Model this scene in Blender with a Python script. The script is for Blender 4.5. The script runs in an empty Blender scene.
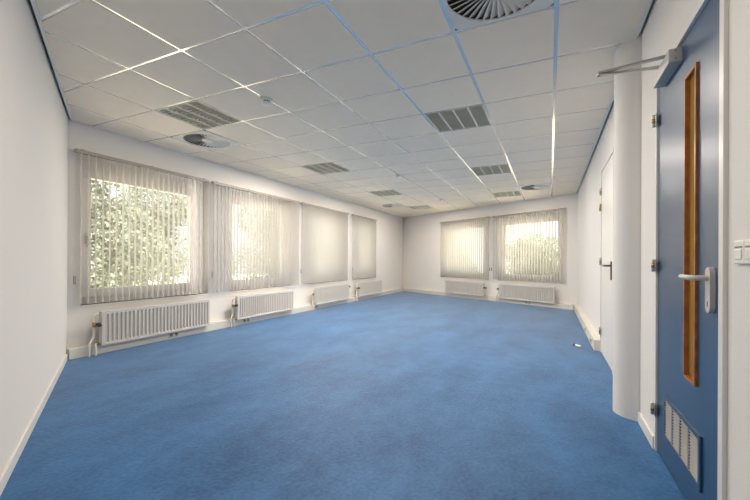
import bpy, math, random
from mathutils import Vector, Matrix
PI = math.pi
R = math.radians
sc = bpy.context.scene
COL = sc.collection

# ------------------------------------------------------------------ materials
def mat(name, color, rough=0.5, metal=0.0, spec=0.5, noise=None, bump=None, sheen=0.0, coat=0.0):
    m = bpy.data.materials.new(name)
    m.use_nodes = True
    nt = m.node_tree
    b = nt.nodes['Principled BSDF']
    b.inputs['Base Color'].default_value = (*color, 1)
    b.inputs['Roughness'].default_value = rough
    b.inputs['Metallic'].default_value = metal
    b.inputs['Specular IOR Level'].default_value = spec
    b.inputs['Sheen Weight'].default_value = sheen
    b.inputs['Coat Weight'].default_value = coat
    tc = None
    if noise or bump:
        tc = nt.nodes.new('ShaderNodeTexCoord')
    if noise:                                   # (scale, amount)
        n = nt.nodes.new('ShaderNodeTexNoise')
        n.inputs['Scale'].default_value = noise[0]
        n.inputs['Detail'].default_value = 6
        r = nt.nodes.new('ShaderNodeValToRGB')
        r.color_ramp.elements[0].position = 0.3
        r.color_ramp.elements[1].position = 0.7
        a = noise[1]
        r.color_ramp.elements[0].color = (*[c * (1 - a) for c in color], 1)
        r.color_ramp.elements[1].color = (*[min(1, c * (1 + a)) for c in color], 1)
        nt.links.new(tc.outputs['Object'], n.inputs['Vector'])
        nt.links.new(n.outputs['Fac'], r.inputs['Fac'])
        nt.links.new(r.outputs['Color'], b.inputs['Base Color'])
    if bump:                                    # (scale, strength)
        n2 = nt.nodes.new('ShaderNodeTexNoise')
        n2.inputs['Scale'].default_value = bump[0]
        n2.inputs['Detail'].default_value = 3
        bp = nt.nodes.new('ShaderNodeBump')
        bp.inputs['Strength'].default_value = bump[1]
        bp.inputs['Distance'].default_value = 0.01
        nt.links.new(tc.outputs['Object'], n2.inputs['Vector'])
        nt.links.new(n2.outputs['Fac'], bp.inputs['Height'])
        nt.links.new(bp.outputs['Normal'], b.inputs['Normal'])
    return m

M = {}
M['wall'] = mat('wall_paint', (0.82, 0.795, 0.76), 0.85, spec=0.2, bump=(160, 0.10))
M['ceiling_tile'] = mat('mineral_tile', (0.96, 0.85, 0.705), 0.95, spec=0.1, bump=(300, 0.12), noise=(7, 0.015))
M['tbar'] = mat('white_enamelled_steel', (0.93, 0.93, 0.92), 0.13, metal=0.55)
M['white_paint'] = mat('white_paint', (0.84, 0.82, 0.78), 0.35)
M['frame_paint'] = mat('frame_paint', (0.82, 0.80, 0.77), 0.3)
M['upvc'] = mat('window_frame_white', (0.84, 0.79, 0.73), 0.4)
M['skirting'] = mat('skirting_cream', (0.74, 0.71, 0.65), 0.45)
M['radiator'] = mat('radiator_enamel', (0.64, 0.61, 0.57), 0.4)
M['pipe'] = mat('pipe_paint', (0.72, 0.67, 0.60), 0.4)
M['brass'] = mat('brass', (0.45, 0.32, 0.15), 0.35, metal=1.0)
M['black'] = mat('black_plastic', (0.02, 0.02, 0.022), 0.4)
M['rail'] = mat('headrail_aluminium', (0.36, 0.33, 0.30), 0.5, metal=0.1)
M['blue'] = mat('door_blue', (0.008, 0.062, 0.155), 0.33, spec=0.6, noise=(3, 0.03))
_b = M['blue'].node_tree.nodes['Principled BSDF']
_b.inputs['IOR'].default_value = 1.9; _b.inputs['Coat Weight'].default_value = 0.0
_b.inputs['Coat IOR'].default_value = 1.5; _b.inputs['Coat Roughness'].default_value = 0.18
M['wood'] = mat('varnished_hardwood', (0.36, 0.125, 0.03), 0.3, noise=(22, 0.28))
M['wood_reflected'] = mat('pane_wood_reflection', (0.42, 0.25, 0.06), 0.06, spec=0.9)  # reflection of the wooden jamb put into the opaque pane colour
M['steel'] = mat('satin_steel', (0.55, 0.54, 0.51), 0.35, metal=0.9)
M['dark_steel'] = mat('dark_bronze', (0.12, 0.10, 0.08), 0.4, metal=0.7)
M['closer'] = mat('closer_silver', (0.56, 0.55, 0.52), 0.4, metal=0.35)
M['handle'] = mat('light_grey_lever', (0.62, 0.60, 0.55), 0.35)
M['vent'] = mat('vent_slats_grey', (0.33, 0.32, 0.30), 0.45, metal=0.2)
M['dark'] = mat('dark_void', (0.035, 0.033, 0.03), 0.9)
M['slot'] = mat('duct_grey', (0.10, 0.09, 0.08), 0.9)
M['louver'] = mat('louver_metal', (0.66, 0.64, 0.54), 0.45, metal=0.1)
M['louver_rib'] = mat('louver_rib', (0.80, 0.77, 0.68), 0.45)
M['diffuser'] = mat('diffuser_enamel', (0.78, 0.74, 0.68), 0.45)
M['plastic'] = mat('switch_plastic', (0.86, 0.84, 0.79), 0.3)
M['socket_face'] = mat('socket_plastic', (0.66, 0.62, 0.54), 0.4)
M['socket_well'] = mat('socket_well', (0.25, 0.22, 0.18), 0.5)
M['trunk'] = mat('bark', (0.12, 0.09, 0.06), 0.9, noise=(8, 0.3))
M['pale_ground'] = mat('bounce_ground', (0.68, 0.60, 0.49), 0.95, noise=(0.6, 0.10))  # ground made pale and warm to bounce extra light onto the ceiling
M['concrete'] = mat('concrete', (0.35, 0.34, 0.33), 0.9)

def carpet_material():
    m = bpy.data.materials.new('blue_carpet'); m.use_nodes = True
    nt = m.node_tree; b = nt.nodes['Principled BSDF']; L = nt.links.new
    tc = nt.nodes.new('ShaderNodeTexCoord')
    def noise(scale, detail, stretch=None):
        n = nt.nodes.new('ShaderNodeTexNoise')
        n.inputs['Scale'].default_value = scale; n.inputs['Detail'].default_value = detail
        if stretch:
            mp = nt.nodes.new('ShaderNodeMapping')
            mp.inputs['Scale'].default_value = stretch
            mp.inputs['Rotation'].default_value = (0, 0, R(-8))
            L(tc.outputs['Object'], mp.inputs['Vector']); L(mp.outputs['Vector'], n.inputs['Vector'])
        else:
            L(tc.outputs['Object'], n.inputs['Vector'])
        return n
    big = noise(1.6, 5, (0.8, 1.6, 1)); fine = noise(48, 5); mid = noise(9, 5)
    add = nt.nodes.new('ShaderNodeMath'); add.operation = 'MULTIPLY_ADD'
    add.inputs[1].default_value = 0.55
    L(big.outputs['Fac'], add.inputs[0])
    m2 = nt.nodes.new('ShaderNodeMath'); m2.operation = 'MULTIPLY'; m2.inputs[1].default_value = 0.42
    L(fine.outputs['Fac'], m2.inputs[0])
    m3 = nt.nodes.new('ShaderNodeMath'); m3.operation = 'MULTIPLY_ADD'; m3.inputs[1].default_value = 0.30
    L(mid.outputs['Fac'], m3.inputs[0]); L(m2.outputs[0], m3.inputs[2]); L(m3.outputs[0], add.inputs[2])
    r = nt.nodes.new('ShaderNodeValToRGB')
    r.color_ramp.elements[0].position = 0.47; r.color_ramp.elements[0].color = (0.012, 0.080, 0.210, 1)
    r.color_ramp.elements[1].position = 0.79; r.color_ramp.elements[1].color = (0.046, 0.178, 0.410, 1)
    L(add.outputs[0], r.inputs['Fac']); L(r.outputs['Color'], b.inputs['Base Color'])
    b.inputs['Roughness'].default_value = 0.6
    b.inputs['Specular IOR Level'].default_value = 0.35
    b.inputs['Sheen Weight'].default_value = 0.75
    b.inputs['Sheen Roughness'].default_value = 0.25
    b.inputs['Sheen Tint'].default_value = (0.85, 0.90, 1, 1)
    bp = nt.nodes.new('ShaderNodeBump'); bp.inputs['Strength'].default_value = 0.35; bp.inputs['Distance'].default_value = 0.008
    L(fine.outputs['Fac'], bp.inputs['Height']); L(bp.outputs['Normal'], b.inputs['Normal'])
    return m
M['carpet'] = carpet_material()

def mix_material(name, make):
    m = bpy.data.materials.new(name); m.use_nodes = True
    nt = m.node_tree
    nt.nodes.remove(nt.nodes['Principled BSDF'])
    make(nt, nt.nodes['Material Output'])
    return m
def _glass(nt, out):
    t = nt.nodes.new('ShaderNodeBsdfTransparent'); t.inputs['Color'].default_value = (0.95, 0.97, 0.95, 1)
    g = nt.nodes.new('ShaderNodeBsdfGlossy'); g.inputs['Roughness'].default_value = 0.02
    x = nt.nodes.new('ShaderNodeMixShader'); x.inputs[0].default_value = 0.06
    nt.links.new(t.outputs[0], x.inputs[1]); nt.links.new(g.outputs[0], x.inputs[2]); nt.links.new(x.outputs[0], out.inputs['Surface'])
M['glass'] = mix_material('window_glass', _glass)
def _fabric(nt, out):
    d = nt.nodes.new('ShaderNodeBsdfDiffuse'); d.inputs['Color'].default_value = (0.66, 0.635, 0.60, 1)
    t = nt.nodes.new('ShaderNodeBsdfTranslucent'); t.inputs['Color'].default_value = (0.68, 0.675, 0.67, 1)
    s = nt.nodes.new('ShaderNodeBsdfTransparent')
    tc = nt.nodes.new('ShaderNodeTexCoord'); n = nt.nodes.new('ShaderNodeTexNoise')
    n.inputs['Scale'].default_value = 400
    nt.links.new(tc.outputs['Object'], n.inputs['Vector'])
    bp = nt.nodes.new('ShaderNodeBump'); bp.inputs['Strength'].default_value = 0.1; bp.inputs['Distance'].default_value = 0.002
    nt.links.new(n.outputs['Fac'], bp.inputs['Height']); nt.links.new(bp.outputs['Normal'], d.inputs['Normal'])
    x = nt.nodes.new('ShaderNodeMixShader'); x.inputs[0].default_value = 0.52
    nt.links.new(d.outputs[0], x.inputs[1]); nt.links.new(t.outputs[0], x.inputs[2])
    y = nt.nodes.new('ShaderNodeMixShader'); y.inputs[0].default_value = 0.14
    nt.links.new(x.outputs[0], y.inputs[1]); nt.links.new(s.outputs[0], y.inputs[2]); nt.links.new(y.outputs[0], out.inputs['Surface'])
M['fabric'] = mix_material('sheer_blind_fabric', _fabric)
def _leaf(nt, out):
    tc = nt.nodes.new('ShaderNodeTexCoord'); n = nt.nodes.new('ShaderNodeTexNoise'); n.inputs['Scale'].default_value = 1.4
    nt.links.new(tc.outputs['Object'], n.inputs['Vector'])
    r = nt.nodes.new('ShaderNodeValToRGB')
    r.color_ramp.elements[0].position = 0.3; r.color_ramp.elements[0].color = (0.23, 0.24, 0.185, 1)  # haze and bleaching put into the leaf colour: paler, greyer green
    r.color_ramp.elements[1].position = 0.7; r.color_ramp.elements[1].color = (0.30, 0.31, 0.25, 1)
    nt.links.new(n.outputs['Fac'], r.inputs['Fac'])
    d = nt.nodes.new('ShaderNodeBsdfDiffuse'); t = nt.nodes.new('ShaderNodeBsdfTranslucent')
    nt.links.new(r.outputs['Color'], d.inputs['Color']); nt.links.new(r.outputs['Color'], t.inputs['Color'])
    x = nt.nodes.new('ShaderNodeMixShader'); x.inputs[0].default_value = 0.5
    nt.links.new(d.outputs[0], x.inputs[1]); nt.links.new(t.outputs[0], x.inputs[2]); nt.links.new(x.outputs[0], out.inputs['Surface'])
M['leaf'] = mix_material('hazed_leaves', _leaf)

# ------------------------------------------------------------------ mesh helpers
class MB:
    def __init__(self):
        self.v = []; self.f = []; self.m = []; self.mats = []; self.smooth = []
    def _mi(self, m):
        if m not in self.mats: self.mats.append(m)
        return self.mats.index(m)
    def add(self, verts, faces, m, smooth=False):
        o = len(self.v); self.v += [tuple(v) for v in verts]; k = self._mi(m)
        for f in faces:
            self.f.append([o + i for i in f]); self.m.append(k); self.smooth.append(smooth)
        return self
    def box(self, a, b, m, T=None):
        x0, y0, z0 = a; x1, y1, z1 = b
        vs = [(x0,y0,z0),(x1,y0,z0),(x1,y1,z0),(x0,y1,z0),(x0,y0,z1),(x1,y0,z1),(x1,y1,z1),(x0,y1,z1)]
        if T: vs = [T @ Vector(v) for v in vs]
        return self.add(vs, [(0,3,2,1),(4,5,6,7),(0,1,5,4),(1,2,6,5),(2,3,7,6),(3,0,4,7)], m)
    def prism(self, poly, z0, z1, m, smooth_sides=False, T=None):
        n = len(poly)
        vs = [(p[0], p[1], z0) for p in poly] + [(p[0], p[1], z1) for p in poly]
        if T: vs = [T @ Vector(v) for v in vs]
        self.add(vs, [tuple(range(n - 1, -1, -1)), tuple(range(n, 2 * n))], m)
        self.add(vs, [(i, (i + 1) % n, n + (i + 1) % n, n + i) for i in range(n)], m, smooth_sides)
        return self
    def lathe(self, prof, m, seg=24, T=None, smooth=True, base_cap=True):
        vs = []; fs = []
        for r, z in prof:
            for i in range(seg):
                a = 2 * PI * i / seg
                vs.append((r * math.cos(a), r * math.sin(a), z))
        for k in range(len(prof) - 1):
            for i in range(seg):
                j = (i + 1) % seg
                fs.append((k*seg+i, k*seg+j, (k+1)*seg+j, (k+1)*seg+i))
        if base_cap: fs.append(tuple(range(seg - 1, -1, -1)))
        fs.append(tuple((len(prof)-1)*seg + i for i in range(seg)))
        if T: vs = [T @ Vector(v) for v in vs]
        return self.add(vs, fs, m, smooth)
    def tube(self, pts, r, m, seg=10, radii=None):
        pts = [Vector(p) for p in pts]; n = len(pts); vs = []; fs = []
        t0 = (pts[1] - pts[0]).normalized()
        ref = Vector((0,0,1)) if abs(t0.z) < 0.9 else Vector((1,0,0))
        nx = t0.cross(ref).normalized()
        for k, p in enumerate(pts):
            t = (pts[min(k+1,n-1)] - pts[max(k-1,0)]).normalized()
            nx = (nx - t * nx.dot(t)).normalized(); ny = t.cross(nx)
            rr = radii[k] if radii else r
            for i in range(seg):
                a = 2*PI*i/seg
                vs.append(p + nx*rr*math.cos(a) + ny*rr*math.sin(a))
        for k in range(n-1):
            for i in range(seg):
                j = (i+1) % seg
                fs.append((k*seg+i, k*seg+j, (k+1)*seg+j, (k+1)*seg+i))
        fs.append(tuple(range(seg-1,-1,-1))); fs.append(tuple((n-1)*seg+i for i in range(seg)))
        return self.add(vs, fs, m, True)
    def build(self, name, parent=None, bevel=0, loc=None, rz=0):
        me = bpy.data.meshes.new(name)
        me.from_pydata(self.v, [], self.f); me.update()
        for m in self.mats: me.materials.append(m)
        me.polygons.foreach_set('material_index', self.m)
        me.polygons.foreach_set('use_smooth', self.smooth)
        o = bpy.data.objects.new(name, me); COL.objects.link(o)
        if parent: o.parent = parent
        if loc: o.location = loc
        if rz: o.rotation_euler.z = rz
        if bevel:
            b = o.modifiers.new('bevel', 'BEVEL'); b.width = bevel; b.segments = 2; b.limit_method = 'ANGLE'; b.angle_limit = R(50)
            b.harden_normals = False
        return o

def smooth_path(pts, n=6):
    pts = [Vector(p) for p in pts]; out = []
    P = [pts[0]] + pts + [pts[-1]]
    for i in range(1, len(P) - 2):
        for k in range(n):
            t = k / n
            a, b, c, d = P[i-1], P[i], P[i+1], P[i+2]
            out.append(0.5*((2*b) + (c-a)*t + (2*a-5*b+4*c-d)*t*t + (3*b-a-3*c+d)*t**3))
    out.append(pts[-1]); return out

def tag(o, label=None, cat=None, group=None, kind=None):
    if label: o['label'] = label
    if cat: o['category'] = cat
    if group: o['group'] = group
    if kind: o['kind'] = kind
    return o
def thing(name, label, cat, loc=(0,0,0), rz=0, group=None):
    o = bpy.data.objects.new(name, None); COL.objects.link(o)
    o.location = loc; o.rotation_euler = (0,0,rz); o.empty_display_size = 0.1
    return tag(o, label, cat, group)
def struct(mb, name, label, cat, bevel=0, loc=None, rz=0):
    return tag(mb.build(name, None, bevel, loc, rz), label, cat, kind='structure')
def copy_tree(o, parent=None):
    c = o.copy(); COL.objects.link(c)
    if parent: c.parent = parent
    for ch in list(o.children): copy_tree(ch, c)
    return c

# ------------------------------------------------------------------ the plan (metres)
H = 2.528                       # ceiling height
YW, YR = 4.62, -0.535           # window wall, door wall
PA, PB, PC, PD = (2.17, YW), (12.09, YW), (9.113, YR), (-0.806, YR)
ROOM = [PD, PC, PB, PA]         # counter-clockwise
TOP = 2.78
def offset_poly(poly, d):       # d > 0: outwards
    n = len(poly); out = []
    for i in range(n):
        p0, p1, p2 = Vector(poly[i-1]), Vector(poly[i]), Vector(poly[(i+1) % n])
        e1 = (p1-p0).normalized(); e2 = (p2-p1).normalized()
        n1 = Vector((e1.y, -e1.x)); n2 = Vector((e2.y, -e2.x))
        b = (n1 + n2); b = b / b.dot(n1)
        out.append(tuple(p1 + b*d))
    return out
def clip(poly, conv):
    out = list(poly)
    n = len(conv)
    for i in range(n):
        a, b = conv[i], conv[(i+1) % n]
        inp, out = out, []
        def side(p): return (b[0]-a[0])*(p[1]-a[1]) - (b[1]-a[1])*(p[0]-a[0])
        for k in range(len(inp)):
            p, q = inp[k-1], inp[k]; sp, sq = side(p), side(q)
            if (sp >= 0) != (sq >= 0):
                t = sp/(sp-sq); out.append((p[0]+(q[0]-p[0])*t, p[1]+(q[1]-p[1])*t))
            if sq >= 0: out.append(q)
        if not out: return []
    return out

# floor and roof slab
struct(MB().prism(offset_poly(ROOM, 0.25), -0.12, 0.0, M['carpet']), 'floor', 'blue carpet covering the whole office floor', 'floor')
struct(MB().prism(offset_poly(ROOM, 0.25), TOP, TOP + 0.2, M['concrete']), 'roof', 'concrete slab above the suspended ceiling', 'roof')

def wall(name, label, p0, length, rz, holes, thick=0.25, ext0=0.28, ext1=0.28):
    """local x along the wall, local y outwards, inner face at y = 0"""
    mb = MB(); xs = sorted({-ext0, length + ext1} | {h[0] for h in holes} | {h[1] for h in holes})
    for x0, x1 in zip(xs, xs[1:]):
        hs = [h for h in holes if h[0] <= x0 + 1e-6 and h[1] >= x1 - 1e-6]
        if not hs: mb.box((x0, 0, -0.1), (x1, thick, TOP), M['wall'])
        else:
            h = hs[0]
            if h[2] > 0: mb.box((x0, 0, -0.1), (x1, thick, h[2]), M['wall'])
            mb.box((x0, 0, h[3]), (x1, thick, TOP), M['wall'])
    return struct(mb, name, label, 'wall', loc=(p0[0], p0[1], 0), rz=rz)

WZ0, WZ1 = 0.545, 2.235
WIN_A = [(2.29, 3.965), (4.36, 6.00), (6.47, 8.15), (8.46, 9.88)]    # x along the window wall
WIN_B = [(1.86, 3.66), (3.92, 5.72)]                                  # s along the back wall
RZB = R(240)
LB = (Vector(PC) - Vector(PB)).length
DOOR_B = (1.653, 2.530, 2.044)
DOOR_W = (4.10, 5.000, 2.080)
wall('wall_left', 'long off-white window wall on the left', (0, YW), PB[0], 0, [(a, b, WZ0, WZ1) for a, b in WIN_A], ext0=-1.9)
wall('wall_back', 'off-white far wall with two windows', PB, LB, RZB, [(a, b, WZ0, WZ1) for a, b in WIN_B])
# door wall: local x runs towards the camera
LR = PC[0] - PD[0]
wall('wall_right', 'off-white wall on the right with two doors', PC, LR, PI,
     [(PC[0] - d[1], PC[0] - d[0], 0, d[2]) for d in (DOOR_B, DOOR_W)], thick=0.15)
LN = (Vector(PA) - Vector(PD)).length
nb = MB(); nb.box((-0.25, 0, -0.1), (LN + 0.25, 0.2, TOP), M['wall'])
struct(nb, 'wall_near', 'plain greyish white wall at the left edge beside the camera', 'wall', loc=(PD[0], PD[1], 0), rz=R(60))

# round column half sunk in the door wall
def boss(cx, cy, r, n=28):
    a0 = math.asin((YR - 0.02 - cy)/r) if abs(YR - 0.02 - cy) < r else 0
    return [(cx + r*math.cos(a0 + (PI - 2*a0)*k/n), cy + r*math.sin(a0 + (PI - 2*a0)*k/n)) for k in range(n + 1)]
struct(MB().prism(boss(3.09, -0.560, 0.155), -0.05, H + 0.1, M['wall'], True), 'wall_column',
       'rounded off-white column between the blue door and the white door', 'column')

# ------------------------------------------------------------------ ceiling
G = 0.6
X0, Y0 = 2.397, -0.029
IN = offset_poly(ROOM, -0.004)
# bigger shadow gap on the near wall and the door wall
def inset_room(near, right, back, win):
    d = [right, back, win, near]                  # edge order of ROOM: PD-PC, PC-PB, PB-PA, PA-PD
    n = 4; out = []
    for i in range(n):
        p0, p1, p2 = Vector(ROOM[i-1]), Vector(ROOM[i]), Vector(ROOM[(i+1) % n])
        e1 = (p1-p0).normalized(); e2 = (p2-p1).normalized()
        n1 = Vector((-e1.y, e1.x)); n2 = Vector((-e2.y, e2.x))
        d1, d2 = d[i-1], d[i]
        c = n1.x*n2.y - n1.y*n2.x
        x = (d1*n2.y - d2*n1.y)/c; y = (n1.x*d2 - n2.x*d1)/c
        out.append((p1.x + x, p1.y + y))
    return out
TP = inset_room(0.020, 0.018, 0.006, 0.006)
lights_c = [(X0 + G*(-2), 1), (X0 + G*2, 1), (X0 + G*6, 1), (X0 + G*10, 1),
            (X0, 5), (X0 + G*4, 5), (X0 + G*8, 5), (X0 + G*12, 5)]     # (x of the near edge, row along y)
diff_c = [(X0 + G, 6), (X0 - G, 0), (X0 + G*9, 0), (X0 + G*11, 6)]
skip = {(round((x - X0)/G), k) for x, k in lights_c + diff_c}
cm = MB()
BW = 0.0145
TG = 0.0125                      # the tiles hang a little below the bars they rest on
for i in range(-7, 18):
    for k in range(-2, 9):
        if (i, k) in skip: continue
        x, y = X0 + G*i, Y0 + G*k
        p = clip([(x+TG, y+TG), (x+G-TG, y+TG), (x+G-TG, y+G-TG), (x+TG, y+G-TG)], TP)
        if len(p) >= 3:
            cm.prism(p, H, H + 0.022, M['ceiling_tile'])
ceil = struct(cm, 'ceiling', 'grey-white suspended tile ceiling', 'ceiling')
gm = MB()
for i in range(-7, 18):
    x = X0 + G*i
    BR = 0.0145
    p = clip([(x-BR, -3), (x+BR, -3), (x+BR, 7), (x-BR, 7)], TP)
    if len(p) >= 3: gm.prism(p, H + 0.0042, H + 0.020, M['tbar'])
for k in range(-2, 9):
    y = Y0 + G*k
    p = clip([(-3, y-BW), (14, y-BW), (14, y+BW), (-3, y+BW)], TP)
    if len(p) >= 3: gm.prism(p, H + 0.004, H + 0.021, M['tbar'])
gm.build('grid', ceil)
# perimeter angle trims
def trim(i, edge, width):
    a, b = Vector(TP[edge]), Vector(TP[(edge+1) % 4]); e = (b-a).normalized(); n = Vector((-e.y, e.x))
    p = clip([tuple(a - n*0.0), tuple(b), tuple(b + n*width), tuple(a + n*width)], TP)
    struct(MB().prism(p, H - 0.009, H - 0.001, M['white_paint']), 'trim_%d' % i,
           ['narrow white ceiling edge trim along the door wall', 'narrow white ceiling edge trim along the far wall',
            'narrow white ceiling edge trim along the window wall', 'narrow white ceiling edge trim along the near left wall'][edge], 'trim')
for i in range(4): trim(i + 1, i, [0.022, 0.014, 0.014, 0.022][i])

# ------------------------------------------------------------------ luminaires
def make_light():
    t = thing('ceiling_light', '', 'ceiling light', group='square louvred ceiling lights')
    S = 0.287
    h = MB()
    for a, b in [((-S,-S),(S,-S+0.012)), ((-S,S-0.012),(S,S)), ((-S,-S),(-S+0.012,S)), ((S-0.012,-S),(S,S))]:
        h.box((a[0],a[1],-0.002), (b[0],b[1],0.09), M['louver'])
    h.box((-S,-S,0.09), (S,S,0.10), M['louver'])
    h.build('housing', t)
    lv = MB()
    n = 12
    for k in range(1, n):
        x = -S + 2*S*k/n
        T = Matrix.Translation((x, 0, 0.022)) @ Matrix.Rotation(R(8), 4, 'Y')
        lv.box((-0.003,-S+0.012,-0.022), (0.003,S-0.012,0.022), M['louver'], T)
    lv.build('louver', t)
    rb = MB()
    for k in (1, 2, 3):
        y = -S + 2*S*k/4
        rb.add([(-S+0.01,y-0.008,-0.001),(S-0.01,y-0.008,-0.001),(S-0.01,y+0.008,-0.001),(-S+0.01,y+0.008,-0.001),
                (-S+0.01,y-0.003,0.045),(S-0.01,y-0.003,0.045),(S-0.01,y+0.003,0.045),(-S+0.01,y+0.003,0.045)],
               [(0,3,2,1),(4,5,6,7),(0,1,5,4),(1,2,6,5),(2,3,7,6),(3,0,4,7)], M['louver_rib'])
    rb.build('louver_divider', t)
    for y in (-0.14, 0.14):
        MB().tube([(-0.26,y,0.068),(0.26,y,0.068)], 0.013, M['plastic']).build('lamp_tube', t)
    ld = bpy.data.lights.new('fill_light', 'AREA'); ld.shape = 'SQUARE'; ld.size = 0.54  # added fill light to brighten the room; the fittings themselves look unlit
    ld.energy = FILL; ld.color = (1.0, 0.895, 0.775); ld.spread = R(180)
    lo = bpy.data.objects.new('fill_light', ld); COL.objects.link(lo); lo.parent = t; lo.location = (0,0,-0.006)
    return t
FILL = 36
DIM = [0.30, 0.65, 0.38, 0.24, 0.10, 1.35, 0.75, 0.42]
LL = ['square louvred ceiling light nearest the blue door, above the near edge of the room',
      'square louvred ceiling light with four columns, nearest in the right-hand row',
      'second square louvred ceiling light of the right-hand row',
      'small far louvred ceiling light at the end of the right-hand row, by the far wall',
      'dark square louvred ceiling light beside the nearest round air diffuser on the left',
      'square louvred ceiling light over the second left window',
      'faint louvred ceiling light over the third left window',
      'farthest louvred ceiling light of the left row, near the far corner']
lp = None
for (x, k), lab in zip(lights_c, LL):
    if lp is None: lp = make_light(); o = lp
    else: o = copy_tree(lp)
    o.location = (x + G/2, Y0 + G*k + G/2, H); o['label'] = lab
    for c in list(o.children):                  # the added fill is scaled per fitting
        if c.type == 'LIGHT':
            c.data = c.data.copy(); c.data.energy = FILL*DIM[LL.index(lab)]

# ------------------------------------------------------------------ swirl diffusers
def make_diffuser():
    t = thing('air_vent', '', 'air vent', group='round swirl air diffusers in the ceiling')
    S = 0.2865; RR = 0.268; n = 48
    pl = MB(); vs = []; fs = []
    for z in (-0.003, 0.004):
        for i in range(n):
            a = 2*PI*i/n + PI/n; c, s = math.cos(a), math.sin(a); q = S/max(abs(c), abs(s))
            vs += [(RR*c, RR*s, z), (q*c, q*s, z)]
    for i in range(n):
        j = (i+1) % n
        fs += [(2*i, 2*i+1, 2*j+1, 2*j)[::-1], (2*n+2*i, 2*n+2*i+1, 2*n+2*j+1, 2*n+2*j),
               (2*i, 2*j, 2*n+2*j, 2*n+2*i), (2*i+1, 2*n+2*i+1, 2*n+2*j+1, 2*j+1)]
    pl.add(vs, fs, M['diffuser']).build('face_plate', t)
    MB().lathe([(RR+0.004, 0.004), (RR+0.004, 0.06), (0.01, 0.061)], M['slot'], 48, base_cap=False).build('duct_box', t)
    vn = MB(); N = 36
    for k in range(N):
        a = 2*PI*k/N
        T = Matrix.Rotation(a, 4, 'Z') @ Matrix.Translation((0.165, 0, 0.010)) @ Matrix.Rotation(R(-30), 4, 'X')
        w0, w1 = 0.0080, 0.0240
        vs = [(-0.100,-w0,-0.001),(0.102,-w1,-0.001),(0.102,w1,-0.001),(-0.100,w0,-0.001),
              (-0.100,-w0,0.001),(0.102,-w1,0.001),(0.102,w1,0.001),(-0.100,w0,0.001)]
        vn.add([T @ Vector(v) for v in vs], [(0,3,2,1),(4,5,6,7),(0,1,5,4),(1,2,6,5),(2,3,7,6),(3,0,4,7)], M['diffuser'])
    vn.build('swirl_vanes', t)
    MB().lathe([(0.0, -0.004), (0.055, -0.004), (0.068, 0.0), (0.068, 0.008)], M['diffuser'], 32).build('hub', t)
    return t
DL = ['round swirl air diffuser in the ceiling over the nearest left window',
      'large round swirl air diffuser at the top edge, nearest the camera',
      'round swirl air diffuser by the far wall, near the right end of the ceiling',
      'small distant swirl air diffuser near the far left corner']
dp = None
for (x, k), lab in zip(diff_c, DL):
    if dp is None: dp = make_diffuser(); o = dp
    else: o = copy_tree(dp)
    o.location = (x + G/2, Y0 + G*k + G/2, H); o['label'] = lab

# smoke detectors on the grid line
def make_detector():
    t = thing('smoke_detector', '', 'smoke detector', group='white ceiling smoke detectors')
    MB().lathe([(0.047, -0.016), (0.056, -0.012), (0.058, 0.004)], M['louver_rib'], 28).build('base', t)
    MB().lathe([(0.012, -0.052), (0.030, -0.050), (0.038, -0.042), (0.040, -0.030)], M['plastic'], 28).build('sensor_head', t)
    sl = MB()
    sl.lathe([(0.030, -0.031), (0.030, -0.011)], M['dark'], 20)
    for k in range(8):
        sl.box((0.029,-0.004,-0.031), (0.039,0.004,-0.011), M['plastic'], Matrix.Rotation(2*PI*k/8, 4, 'Z'))
    sl.build('cage', t)
    return t
dt = make_detector()
for i, (x, lab) in enumerate([(2.664, 'white smoke detector on the ceiling grid nearest the camera'),
                              (5.956, 'second white smoke detector halfway along the ceiling'),
                              (8.745, 'farthest tiny smoke detector near the far windows')]):
    o = dt if i == 0 else copy_tree(dt)
    o.location = (x, Y0 + G*4, H - 0.001); o['label'] = lab

# ------------------------------------------------------------------ windows
def make_window(n, length, origin, rz, label, split=None):
    W = length; z0, z1 = WZ0, WZ1; Y = 0.10
    root = MB(); fl, fr, fb, ft = 0.06, 0.165, 0.085, 0.185      # casing widths: left, right, bottom, top
    for a, b in [((0, z0), (W, z0+fb)), ((0, z1-ft), (W, z1)), ((0, z0+fb), (fl, z1-ft)), ((W-fr, z0+fb), (W, z1-ft))]:
        root.box((a[0], Y, a[1]), (b[0], Y+0.08, b[1]), M['upvc'])
    r = struct(root, 'window_%d' % n, label, 'window', loc=origin, rz=rz)
    sw = 0.095; s = MB(); x0, x1, a0, a1 = fl-0.01, W-fr+0.01, z0+fb-0.01, z1-ft+0.01
    for a, b in [((x0, a0), (x1, a0+sw)), ((x0, a1-sw), (x1, a1)), ((x0, a0+sw), (x0+sw, a1-sw)), ((x1-sw, a0+sw), (x1, a1-sw))]:
        s.box((a[0], Y-0.018, a[1]), (b[0], Y+0.05, b[1]), M['upvc'])
    s.build('sash', r, 0.004)
    MB().box((x0+sw-0.005, Y+0.015, a0+sw-0.005), (x1-sw+0.005, Y+0.035, a1-sw+0.005), M['glass']).build('pane', r)
    hd = MB()
    hd.box((x0+0.03, Y-0.026, 1.22), (x0+0.055, Y-0.018, 1.34), M['steel'])
    hd.box((x0+0.034, Y-0.055, 1.29), (x0+0.05, Y-0.026, 1.31), M['steel'])
    hd.box((x0+0.034, Y-0.058, 1.18), (x0+0.05, Y-0.044, 1.31), M['steel'])
    hd.build('window_handle', r, 0.002)
    return r
wl = ['white framed window nearest the camera on the left wall, trees outside', 'second white framed window from the near end of the left wall',
      'third white framed window along the left wall', 'farthest white framed window of the left wall',
      'left white framed window of the far wall', 'right white framed window of the far wall']
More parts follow.
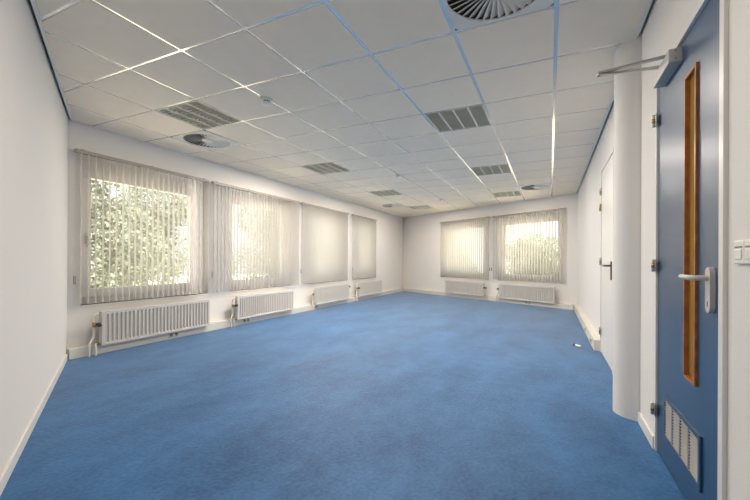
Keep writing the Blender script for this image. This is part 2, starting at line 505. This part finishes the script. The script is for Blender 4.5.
for i, (a, b) in enumerate(WIN_A): make_window(i+1, b-a, (a, YW, 0), 0, wl[i])
SB = Vector((math.cos(RZB), math.sin(RZB), 0)); OB = Vector((-math.sin(RZB), math.cos(RZB), 0))
def bp_(s, out=0.0, z=0.0): return Vector((PB[0], PB[1], z)) + SB*s + OB*out
for i, (a, b) in enumerate(WIN_B): make_window(i+5, b-a, bp_(a), RZB, wl[4+i])
# sills: thin boards on the wall face under each window
si = 0
for (a, b) in WIN_A:
    si += 1
    struct(MB().box((a-0.01, -0.006, WZ0-0.022), (b+0.01, 0.10, WZ0), M['white_paint']), 'trim_%d' % (4+si),
           'white sill board under the %s window of the left wall' % ['nearest', 'second', 'third', 'farthest'][si-1], 'window sill', 0.003, (0, YW, 0))
for k, (a, b) in enumerate(WIN_B):
    struct(MB().box((a-0.01, -0.006, WZ0-0.022), (b+0.01, 0.10, WZ0), M['white_paint']), 'trim_%d' % (9+k),
           'white sill board under the %s window of the far wall' % ['left', 'right'][k], 'window sill', 0.003, (PB[0], PB[1], 0), RZB)

# ------------------------------------------------------------------ vertical blinds
slat_mb = None
def slat_mesh(h):
    mb = MB(); n = 6; w = 0.089; vs = []; fs = []
    for z in (0, h):
        for i in range(n+1):
            t = i/n - 0.5
            vs.append((t*w, 0.009*(1-4*t*t), z))
    for i in range(n): fs.append((i, i+1, n+1+i+1, n+1+i))
    mb.add(vs, fs, M['fabric'], True)
    return mb
SLAT_H = 1.622
def make_blind(length, origin, rz, ang, label, pitch=0.0725, weight_left=True, first=0.06):
    """origin: point on the wall at floor level; local x along the wall, y outwards"""
    t = thing('vertical_blind', label, 'blind', origin, rz, 'pale vertical blinds')
    hr = MB()
    hr.box((0, -0.075, 2.185), (length, -0.030, 2.222), M['rail'])
    hr.build('headrail', t, 0.003)
    nb_ = max(3, int(length/0.7)+1)
    for k in range(nb_):
        x = 0.06 + (length-0.12)*k/(nb_-1)
        MB().box((x-0.015, -0.078, 2.219), (x+0.015, 0.0, 2.228), M['rail']).build('bracket', t)
    n = int((length - first - 0.02)/pitch) + 1
    global slat_mb
    if slat_mb is None:
        s0 = slat_mesh(SLAT_H).build('slat', t); slat_mb = s0
        o = s0
    else: o = None
    rnd = random.Random(int(length*1000))
    for k in range(n):
        if k or o is None: o = slat_mb.copy(); COL.objects.link(o); o.parent = t
        o.location = (first + pitch*k, -0.0525, 2.186 - SLAT_H + rnd.uniform(-0.002, 0.002))
        o.rotation_euler = (0, 0, ang + R(rnd.uniform(-2.5, 2.5)))
    x = 0.0 if weight_left else length
    cd = MB()
    cd.tube([(x-0.004, -0.062, 2.185), (x-0.006, -0.062, 1.5), (x-0.004, -0.062, 0.86)], 0.0018, M['plastic'], 6)
    cd.build('cord', t)
    MB().box((x-0.014, -0.070, 0.78), (x+0.006, -0.054, 0.87), M['rail']).build('cord_weight', t, 0.003)
    return t
AA = R(70)
make_blind(1.67, (2.21, YW, 0), 0, AA, 'half-open pale vertical blind nearest the camera on the left wall')
make_blind(2.12, (3.985, YW, 0), 0, AA, 'wide pale vertical blind second from the near left corner')
make_blind(1.95, (6.175, YW, 0), 0, AA, 'pale vertical blind third along the left wall, ending at a bright gap')
make_blind(1.44, (8.34, YW, 0), 0, AA, 'narrowest pale vertical blind at the far end of the left wall')
AB = R(97)
make_blind(1.86, bp_(1.845), RZB, AB, 'left of the two pale vertical blinds on the far wall', weight_left=False)
make_blind(1.92, bp_(3.765), RZB, AB, 'right of the two pale vertical blinds on the far wall')

# ------------------------------------------------------------------ radiators
def pipes(t, x, side, knob=True):
    """valve set at end x of the panel; side -1 left end, +1 right end"""
    y = -0.132
    s = side
    p = MB()
    p.tube(smooth_path([(x, y, 0.44), (x+s*0.035, y, 0.44), (x+s*0.055, y, 0.425), (x+s*0.058, y, 0.39), (x+s*0.058, y, 0.24),
                        (x+s*0.070, y-0.005, 0.19), (x+s*0.105, y-0.015, 0.14), (x+s*0.115, y-0.020, 0.09), (x+s*0.115, y-0.020, -0.005)], 5), 0.0125, M['pipe'])
    p.build('supply_pipe', t)
    q = MB()
    q.tube(smooth_path([(x, y, 0.125), (x+s*0.03, y, 0.125), (x+s*0.05, y-0.01, 0.115), (x+s*0.052, y-0.02, 0.08), (x+s*0.052, y-0.02, -0.005)], 5), 0.0125, M['pipe'])
    q.build('return_pipe', t)
    v = MB()
    v.lathe([(0.014,-0.028),(0.016,-0.012),(0.016,0.012),(0.014,0.028)], M['brass'], 14, Matrix.Translation((x+s*0.058, y, 0.335)))
    v.lathe([(0.012,-0.02),(0.014,0.0),(0.012,0.02)], M['brass'], 12, Matrix.Translation((x+s*0.058, y-0.018, 0.335)) @ Matrix.Rotation(PI/2, 4, 'X'))
    v.lathe([(0.013,-0.022),(0.015,0.0),(0.013,0.022)], M['brass'], 12, Matrix.Translation((x+s*0.03, y, 0.125)) @ Matrix.Rotation(PI/2, 4, 'Y'))
    v.build('valve', t)
    if knob:
        MB().lathe([(0.015,0),(0.020,0.006),(0.021,0.04),(0.017,0.052)], M['black'], 18,
                   Matrix.Translation((x+s*0.050, y-0.03, 0.335)) @ Matrix.Rotation(PI/2, 4, 'X') @ Matrix.Rotation(R(-20)*s, 4, 'Y')).build('thermostat_knob', t)
def make_radiator(length, origin, rz, label, valve=-1, knob=-1):
    t = thing('radiator', label, 'radiator', origin, rz, 'ribbed panel radiators')
    z0, z1 = 0.100, 0.466; yf, yb = -0.175, -0.118
    p = MB()
    # ribbed front: pressed vertical channels
    n = int(round((length-0.05)/0.047)); pit = (length-0.05)/n
    xs = [0.0]; ys = [yf]
    prof = []
    for k in range(n):
        x = 0.025 + pit*k
        prof += [(x, 0.0), (x+pit*0.40, 0.0), (x+pit*0.52, 0.020), (x+pit*0.88, 0.020), (x+pit*0.99, 0.0)]
    prof = [(0.0, 0.0)] + prof + [(length, 0.0)]
    zs = [z0, z0+0.022, z0+0.040, z1-0.040, z1-0.022, z1]
    am = [0, 0, 1, 1, 0, 0]
    vs = []; m = len(prof)
    for z, a in zip(zs, am):
        for x, d in prof: vs.append((x, yf + d*a, z))
    fs = []
    for r in range(len(zs)-1):
        for i in range(m-1): fs.append((r*m+i, r*m+i+1, (r+1)*m+i+1, (r+1)*m+i))
    p.add(vs, fs, M['radiator'])
    p.box((0.002, yf+0.0205, z0+0.002), (length-0.002, yf+0.026, z1-0.002), M['radiator'])
    p.build('front_panel', t)
    b = MB()
    b.box((0.0, yf, z1-0.001), (length, yb, z1+0.006), M['radiator'])
    b.box((0.0, yf, z0), (0.003, yb, z1), M['radiator']); b.box((length-0.003, yf, z0), (length, yb, z1), M['radiator'])
    b.build('cover', t, 0.002)
    MB().box((0.01, yb-0.012, z0), (length-0.01, yb, z1-0.005), M['radiator']).build('back_panel', t)
    for x in (0.18, length-0.18):
        k_ = MB().box((x-0.02, yb, 0.2), (x+0.02, -0.002, 0.43), M['steel'])
        k_.build('wall_bracket', t)
    pipes(t, 0.0 if valve < 0 else length, valve, knob == valve)
    if knob != valve:
        x = 0 if knob < 0 else length
        v = MB(); v.tube([(x, -0.145, 0.40), (x+knob*0.03, -0.145, 0.40)], 0.012, M['brass'])
        v.build('valve', t)
        MB().lathe([(0.015,0),(0.022,0.006),(0.022,0.05),(0.017,0.06)], M['black'], 18,
                   Matrix.Translation((x+knob*0.03, -0.145, 0.40)) @ Matrix.Rotation(knob*PI/2, 4, 'Y')).build('thermostat_knob', t)
    return t
make_radiator(1.425, (2.415, YW, 0), 0, 'ribbed radiator nearest the camera, under the half-open left blind')
make_radiator(1.41, (4.37, YW, 0), 0, 'ribbed radiator second from the near end of the left wall')
make_radiator(1.41, (6.55, YW, 0), 0, 'ribbed radiator third along the left wall, black knob at its right end', -1, 1)
make_radiator(1.43, (8.495, YW, 0), 0, 'farthest ribbed radiator on the left wall')
make_radiator(1.41, bp_(2.178), RZB, 'left of two ribbed radiators on the far wall', 1, 1)
make_radiator(1.44, bp_(4.09), RZB, 'right of two ribbed radiators on the far wall')

# ------------------------------------------------------------------ skirting and trunking
BD = 0.115
def ducts():
    b = MB().box((PA[0]-0.03, YW-0.108, 0), (PB[0]-0.10, YW, 0.108), M['skirting'])
    struct(b, 'baseboard_left', 'cream cable trunking along the foot of the left window wall', 'baseboard', 0.003)
    b = MB().box((0.06, -0.100, 0), (LB-0.04, 0, 0.108), M['skirting'])
    struct(b, 'baseboard_back', 'cream cable trunking along the foot of the far wall', 'baseboard', 0.003, (PB[0], PB[1], 0), RZB)
    b = MB().box((4.93+0.11, YR, 0), (PC[0]+0.035, YR+0.066, 0.128), M['skirting'])
    struct(b, 'baseboard_right', 'cream cable trunking at the foot of the right wall past the white door', 'baseboard', 0.003)
    b = MB().box((DOOR_B[1]+0.022, YR, 0), (2.932, YR+0.012, 0.07), M['white_paint'])
    struct(b, 'trim_11', 'short white skirting between the blue door and the rounded column', 'skirting', 0.002)
    b = MB().box((0.02, -0.012, 0), (LN-0.10, 0, 0.065), M['white_paint'])
    struct(b, 'baseboard_near', 'thin white skirting at the foot of the near left wall', 'baseboard', 0.002, (PD[0], PD[1], 0), R(60))
ducts()

def make_socket():
    t = thing('wall_socket', '', 'socket')
    MB().box((-0.075, -0.008, -0.036), (0.075, 0.0, 0.036), M['socket_face']).build('face_plate', t, 0.003)
    for x in (-0.037, 0.037):
        w = MB().lathe([(0.021, 0), (0.021, 0.0025)], M['socket_well'], 20, Matrix.Translation((x, -0.008, 0)) @ Matrix.Rotation(PI/2, 4, 'X')).build('socket_well', t)
    return t
sk = make_socket(); first = True
for loc, rz, lab in [((3.32, YW-0.108, 0.055), 0, 'double socket on the trunking under the nearest left radiator'),
                     ((4.62, YW-0.108, 0.055), 0, 'double socket on the trunking under the second left radiator'),
                     ((6.62, YW-0.108, 0.055), 0, 'double socket on the trunking under the third left radiator'),
                     (bp_(4.85, -0.100, 0.055), RZB, 'double socket on the trunking under the right radiator of the far wall'),
                     ((5.35, YR+0.066, 0.064), PI, 'double socket on the right wall trunking, nearer the white door'),
                     ((6.15, YR+0.066, 0.064), PI, 'double socket on the right wall trunking, farther from the white door')]:
    o = sk if first else copy_tree(sk); first = False
    o.location = loc; o.rotation_euler.z = rz; o['label'] = lab
    o['group'] = 'double sockets on the trunking'

# ------------------------------------------------------------------ doors
def hinge(parent, x, y, z, h, m):
    """door wall hinge: knuckle on the frame edge and a leaf on the door"""
    mb = MB()
    mb.lathe([(0.007, -h/2), (0.009, -h/2+0.004), (0.009, h/2-0.004), (0.007, h/2)], m, 12, Matrix.Translation((x, y+0.007, z)))
    mb.box((x-0.035, y-0.001, z-h/2+0.002), (x, y+0.003, z+h/2-0.002), m)
    mb.box((x, y-0.001, z-h/2+0.004), (x+0.022, y+0.003, z+h/2-0.004), M['brass'])
    mb.lathe([(0.0098, -0.012), (0.0098, 0.012)], M['brass'], 12, Matrix.Translation((x, y+0.007, z)))
    return mb.build('hinge', parent)

YD = YR - 0.006                 # face of the blue leaf
x0, x1, zt = DOOR_B
GX0, GX1, GZ0, GZ1 = 1.915, 2.062, 0.543, 1.860      # glazing opening, outer edge of the bead
bl = MB()
iw = 0.0                        # leaf built around the glazing opening
for a, b in [((x0+0.002, 0.006), (GX0, zt-0.002)), ((GX1, 0.006), (x1-0.002, zt-0.002)), ((GX0, 0.006), (GX1, GZ0)), ((GX0, GZ1), (GX1, zt-0.002))]:
    bl.box((a[0], YD-0.042, a[1]), (b[0], YD, b[1]), M['blue'])
d1 = struct(bl, 'door_1', 'glossy blue door with a tall narrow wood-framed window and a floor vent', 'door')
fr = MB(); fx = 0.016            # architrave proud of the wall
fr.box((x0-0.037, YR, 0), (x0, YR+0.014, zt+0.035), M['frame_paint'])
fr.box((x1, YR, 0), (x1+0.020, YR+0.004, zt+0.035), M['frame_paint'])
fr.box((x0, YR, zt), (x1, YR+0.009, zt+0.035), M['frame_paint'])
fr.build('door_frame', d1, 0.002)
db = MB(); db.box((x0, YR-0.15, 0.0), (x1, YR-0.10, zt), M['dark']); db.build('leak_blocker', d1)  # unseen dark panel added behind the leaf to stop light leaks
# wooden glazing bead
wd = MB(); bw = 0.014; yo = YD + 0.010; yi = YD - 0.048
for a, b in [((GX0, GZ0), (GX0+bw, GZ1)), ((GX1-bw, GZ0), (GX1, GZ1)), ((GX0+bw, GZ0), (GX1-bw, GZ0+bw)), ((GX0+bw, GZ1-bw), (GX1-bw, GZ1))]:
    wd.box((a[0], yi, a[1]), (b[0], yo, b[1]), M['wood'])
gz = wd.build('glazing_bead', d1, 0.0015); tag(gz, 'orange-brown varnished wooden bead')
MB().box((GX0+bw-0.003, YD-0.014, GZ0+bw-0.003), (GX1-bw+0.003, YD-0.008, GZ1-bw+0.003), M['wood_reflected']).build('pane', d1)
# vent grille
VX0, VX1, VZ0, VZ1 = 1.86, 2.37, 0.146, 0.366
vg = MB(); yv = YD
e = 0.020
for a, b in [((VX0, VZ0), (VX1, VZ0+e)), ((VX0, VZ1-e), (VX1, VZ1)), ((VX0, VZ0+e), (VX0+e, VZ1-e)), ((VX1-e, VZ0+e), (VX1, VZ1-e))]:
    vg.box((a[0], yv, a[1]), (b[0], yv+0.009, b[1]), M['blue'])
for k in (1, 2, 3):
    x = VX0 + e + (VX1-VX0-2*e)*k/4
    vg.box((x-0.010, yv, VZ0+e), (x+0.010, yv+0.007, VZ1-e), M['blue'])
v_ = vg.build('vent_grille', d1, 0.0015)
vs_ = MB(); nsl = 13
for k in range(nsl):
    z = VZ0 + e + (VZ1-VZ0-2*e)*(k+0.5)/nsl
    T = Matrix.Translation(((VX0+VX1)/2, yv+0.004, z)) @ Matrix.Rotation(R(-25), 4, 'X')
    vs_.box((-(VX1-VX0)/2+e, -0.0036, -0.0018), ((VX1-VX0)/2-e, 0.0036, 0.0018), M['vent'], T)
vs_.build('vent_louver', v_)
for z in (1.832, 1.028, 0.232): hinge(d1, x1+0.006, YR+0.008, z, 0.068, M['steel'])
# lever handle
hp = MB()
def rounded(cx, w, z0_, z1_, n=8):
    r = w/2; out = []
    for k in range(n+1): a = PI*k/n; out.append((cx + r*math.cos(a), z1_-r + r*math.sin(a)))
    for k in range(n+1): a = PI + PI*k/n; out.append((cx + r*math.cos(a), z0_+r + r*math.sin(a)))
    return out
def plate(mb, cx, w, z0_, z1_, ya, yb_, m):
    T = Matrix(((1,0,0,0),(0,0,1,0),(0,1,0,0),(0,0,0,1)))
    mb.prism([(p[0], p[1]) for p in rounded(cx, w, z0_, z1_)][::-1], ya, yb_, m, True, T)
HX = 1.762
plate(hp, HX, 0.046, 0.862, 1.030, YD, YD+0.016, M['handle'])
hp.box((HX-0.004, YD+0.016, 0.885), (HX+0.004, YD+0.0165, 0.905), M['black'])
h_ = hp.build('handle_plate', d1, 0.002); tag(h_, 'pale grey lever handle with a long plate')
lv = MB()
zl = 0.990
lv.tube(smooth_path([(HX, YD+0.010, zl), (HX, YD+0.040, zl), (HX+0.006, YD+0.056, zl), (HX+0.022, YD+0.062, zl), (HX+0.07, YD+0.064, zl), (HX+0.118, YD+0.062, zl), (HX+0.128, YD+0.060, zl)], 5),
        0.010, M['handle'], 12)
lv.build('lever', h_)
# closer with its folding arm
cl = MB().box((2.12, YD, 1.964), (2.405, YD+0.052, 2.027), M['closer']); c_ = cl.build('door_closer', d1, 0.003)
tag(c_, 'silver overhead closer with a folding arm')
e_ = MB()
e_.lathe([(0.011, -0.0008), (0.011, 0.0008)], M['black'], 16, Matrix.Translation((2.345, YD+0.026, 1.9675)) @ Matrix.Scale(1.6, 4, (1,0,0)))
for z in (1.982, 2.016):
    e_.lathe([(0.003, -0.0008), (0.003, 0.0008)], M['dark_steel'], 10, Matrix.Translation((2.1195, YD+0.026, z)) @ Matrix.Rotation(PI/2, 4, 'Y'))
e_.build('cap', c_)
ELB = Vector((2.265, -0.228, 2.032))
def bar(p, q, w, h, name, m):
    p, q = Vector(p), Vector(q); d = (q-p); L_ = d.length; d.normalize()
    s = d.cross(Vector((0,0,1))).normalized(); u = s.cross(d)
    T = Matrix(((d.x, s.x, u.x, p.x), (d.y, s.y, u.y, p.y), (d.z, s.z, u.z, p.z), (0,0,0,1)))
    mb = MB().box((-0.008, -w/2, -h/2), (L_+0.008, w/2, h/2), m, T)
    return mb.build(name, c_, 0.0015)
bar(ELB + Vector((0,0,0.006)), (2.225, YD+0.028, 2.044), 0.022, 0.010, 'arm', M['steel'])
bar(ELB + Vector((0,0,-0.005)), (2.33, YD+0.030, 2.041), 0.022, 0.010, 'arm', M['steel'])
MB().lathe([(0.006,-0.011),(0.009,-0.009),(0.009,0.010),(0.006,0.012)], M['dark_steel'], 14, Matrix.Translation(ELB)).build('elbow_joint', c_)
MB().lathe([(0.012,0),(0.012,0.014)], M['steel'], 14, Matrix.Translation((2.225, YD+0.028, 2.026))).build('pinion', c_)
fb = MB(); fb.box((2.325, YR+0.004, 2.029), (2.365, YR+0.040, 2.040), M['steel']); fb.box((2.325, YR+0.004, 2.040), (2.365, YR+0.009, 2.075), M['steel'])
fb.build('frame_bracket', c_, 0.001)

# white door beyond the column
x0, x1, zt = DOOR_W
wd = MB().box((x0+0.003, YR-0.042, 0.006), (x1-0.002, YR-0.002, zt-0.003), M['white_paint'])
d2 = struct(wd, 'door_2', 'plain white door with a dark lever handle beyond the rounded column', 'door', 0.001)
fr = MB()
fr.box((x1, YR, 0), (x1+0.03, YR+0.006, zt+0.03), M['frame_paint'])
fr.box((x0-0.03, YR, 0), (x0, YR+0.006, zt+0.03), M['frame_paint'])
fr.box((x0, YR, zt), (x1, YR+0.006, zt+0.03), M['frame_paint'])
fr.build('door_frame', d2)
MB().box((x0, YR-0.15, 0), (x1, YR-0.10, zt), M['dark']).build('leak_blocker', d2)  # same unseen panel, added to keep light out around the leaf
for z, h in ((1.855, 0.085), (1.050, 0.085), (0.245, 0.085)): hinge(d2, x1+0.006, YR+0.004, z, h, M['steel'])
hb = hinge(d2, x1+0.03, YR+0.004, 1.675, 0.085, M['brass']); tag(hb, 'brown extra hinge below the top one')
hp = MB(); HX = 4.215
plate(hp, HX, 0.042, 0.868, 1.050, YR-0.002, YR+0.008, M['dark_steel'])
h2 = hp.build('handle_plate', d2, 0.002); tag(h2, 'dark bronze lever handle')
zl = 1.008
MB().tube(smooth_path([(HX, YR+0.006, zl), (HX, YR+0.036, zl), (HX+0.006, YR+0.050, zl), (HX+0.022, YR+0.054, zl), (HX+0.125, YR+0.054, zl)], 5), 0.010, M['dark_steel'], 10).build('lever', h2)

# ------------------------------------------------------------------ light switch
t = thing('light_switch', 'white double rocker switch on the wall right of the blue door', 'light switch', (1.512, YR, 1.080), PI)
for k, x in enumerate((0.0, 0.069)):
    p = MB().box((x-0.034, -0.010, -0.036), (x+0.034, 0.0, 0.036), M['plastic']).build('switch_plate', t, 0.003)
    MB().box((x-0.022, -0.013, -0.022), (x+0.022, -0.009, 0.010), M['plastic']).build('rocker', p, 0.002)
    MB().box((x-0.024, -0.0112, 0.013), (x+0.024, -0.009, 0.018), M['socket_well']).build('indicator_slot', p)

# small plug lying on the carpet
t = thing('cable_plug', 'small white plug with a black end lying on the carpet near the white door', 'plug', (5.177, -0.313, 0), R(35))
MB().tube([(-0.045, 0, 0.015), (-0.040, 0, 0.015), (0.030, 0, 0.015), (0.040, 0, 0.015)], 0.014, M['plastic'], 14, [0.010, 0.0145, 0.0145, 0.012]).build('plug_body', t)
MB().tube([(0.040, 0, 0.015), (0.075, 0, 0.015), (0.082, 0, 0.015)], 0.013, M['black'], 14, [0.0135, 0.0135, 0.010]).build('plug_tip', t)

# ------------------------------------------------------------------ outside
GZ = -3.4
struct(MB().box((-60, -60, GZ-0.2), (90, 90, GZ), M['pale_ground']), 'ground', 'outdoor ground below the windows, made pale to bounce light inside', 'ground')
def tree_mesh(seed, rad, cz, n):
    rnd = random.Random(seed); mb = MB(); vs = []; fs = []
    cl = []
    for _ in range(16):
        th, ph = rnd.uniform(0, 2*PI), math.acos(rnd.uniform(-0.97, 1))
        r = rad*rnd.uniform(0.35, 0.78)
        cl.append((Vector((r*math.sin(ph)*math.cos(th), r*math.sin(ph)*math.sin(th), r*math.cos(ph)*1.1)), rad*rnd.uniform(0.32, 0.52)))
    for i in range(n):
        c, cr = cl[rnd.randrange(len(cl))]
        d = Vector((rnd.gauss(0,1), rnd.gauss(0,1), rnd.gauss(0,1))).normalized()
        p = c + d*cr*rnd.uniform(0.55, 1.0)**0.6 + Vector((0,0,cz))
        a = Vector((rnd.gauss(0,1), rnd.gauss(0,1), rnd.gauss(0,0.6))).normalized()
        b = a.cross(Vector((rnd.gauss(0,1), rnd.gauss(0,1), rnd.gauss(0,1)))).normalized()
        s = rnd.uniform(0.042, 0.080); o = len(vs)
        vs += [p - a*s, p + b*s*0.55, p + a*s, p - b*s*0.55]; fs.append((o, o+1, o+2, o+3))
    mb.add(vs, fs, M['leaf'])
    return mb, cl
def make_tree(seed, loc, rad, cz, n, label):
    t = thing('tree', label, 'tree', loc, 0, 'trees outside the windows')
    mb, cl = tree_mesh(seed, rad, cz, n)
    mb.build('foliage', t)
    tr = MB(); tr.tube([(0,0,-0.05), (0.05,0.02,cz*0.4), (0,0.05,cz*0.8), (0,0,cz+rad*0.5)], 0.2, M['trunk'], 10, [0.26, 0.2, 0.15, 0.05])
    for c, cr in cl[:7]:
        tr.tube([(0,0.03,cz*0.7), tuple(c*0.5 + Vector((0,0,cz*0.92))), tuple(c + Vector((0,0,cz)))], 0.05, M['trunk'], 6, [0.09, 0.06, 0.025])
    tr.build('trunk', t)
    return t
for i, (x, y, r, cz, n, lab) in enumerate([
        (5.0, 12.5, 3.4, 5.0, 48000, 'pale green tree outside the nearest left window'),
        (9.6, 16.8, 3.5, 5.2, 40000, 'pale green tree outside between the nearest and second left windows'),
        (17.6, 15.0, 3.4, 5.0, 26000, 'leafy tree outside the second left window'),
        (24.0, 14.5, 3.0, 4.6, 5000, 'leafy tree far along outside the last left windows'),
        (20.5, 6.5, 3.0, 4.6, 24000, 'leafy tree outside the left window of the far wall'),
        (21.5, 0.4, 2.4, 3.9, 18000, 'lower leafy tree outside the right window of the far wall')]):
    make_tree(i+3, (x, y, GZ), r, cz, n, lab)

# ------------------------------------------------------------------ light
w = bpy.data.worlds.new('overcast_sky'); sc.world = w; w.use_nodes = True
bg = w.node_tree.nodes['Background']
bg.inputs['Color'].default_value = (1.0, 0.98, 0.95, 1); bg.inputs['Strength'].default_value = 0.95
sl = bpy.data.lights.new('sun', 'SUN'); sl.energy = 17.0; sl.angle = R(8); sl.color = (1, 0.96, 0.88)
so = bpy.data.objects.new('sun', sl); COL.objects.link(so)
so.rotation_euler = Vector((0.22, 0.45, -0.85)).to_track_quat('-Z', 'Y').to_euler()

# ------------------------------------------------------------------ camera
TH = 0.440301423; ROLL = 4.5e-3
cd = bpy.data.cameras.new('camera'); cd.sensor_width = 36; cd.lens = 371.6/750*36
cd.shift_y = (260.32-250)/750; cd.clip_start = 0.05; cd.clip_end = 300
co = bpy.data.objects.new('camera', cd); COL.objects.link(co)
fwd = Vector((math.cos(TH), math.sin(TH), 0)); rt = Vector((math.sin(TH), -math.cos(TH), 0)); up = Vector((0,0,1))
r2 = (rt + up*ROLL).normalized(); u2 = (up - rt*ROLL).normalized()
co.matrix_world = Matrix(((r2.x,u2.x,-fwd.x,0),(r2.y,u2.y,-fwd.y,0),(r2.z,u2.z,-fwd.z,1.05),(0,0,0,1)))
sc.camera = co
sc.view_settings.view_transform = 'Standard'; sc.view_settings.look = 'None'
sc.view_settings.exposure = 0.82; sc.view_settings.gamma = 1.0; sc.view_settings.use_curve_mapping = False
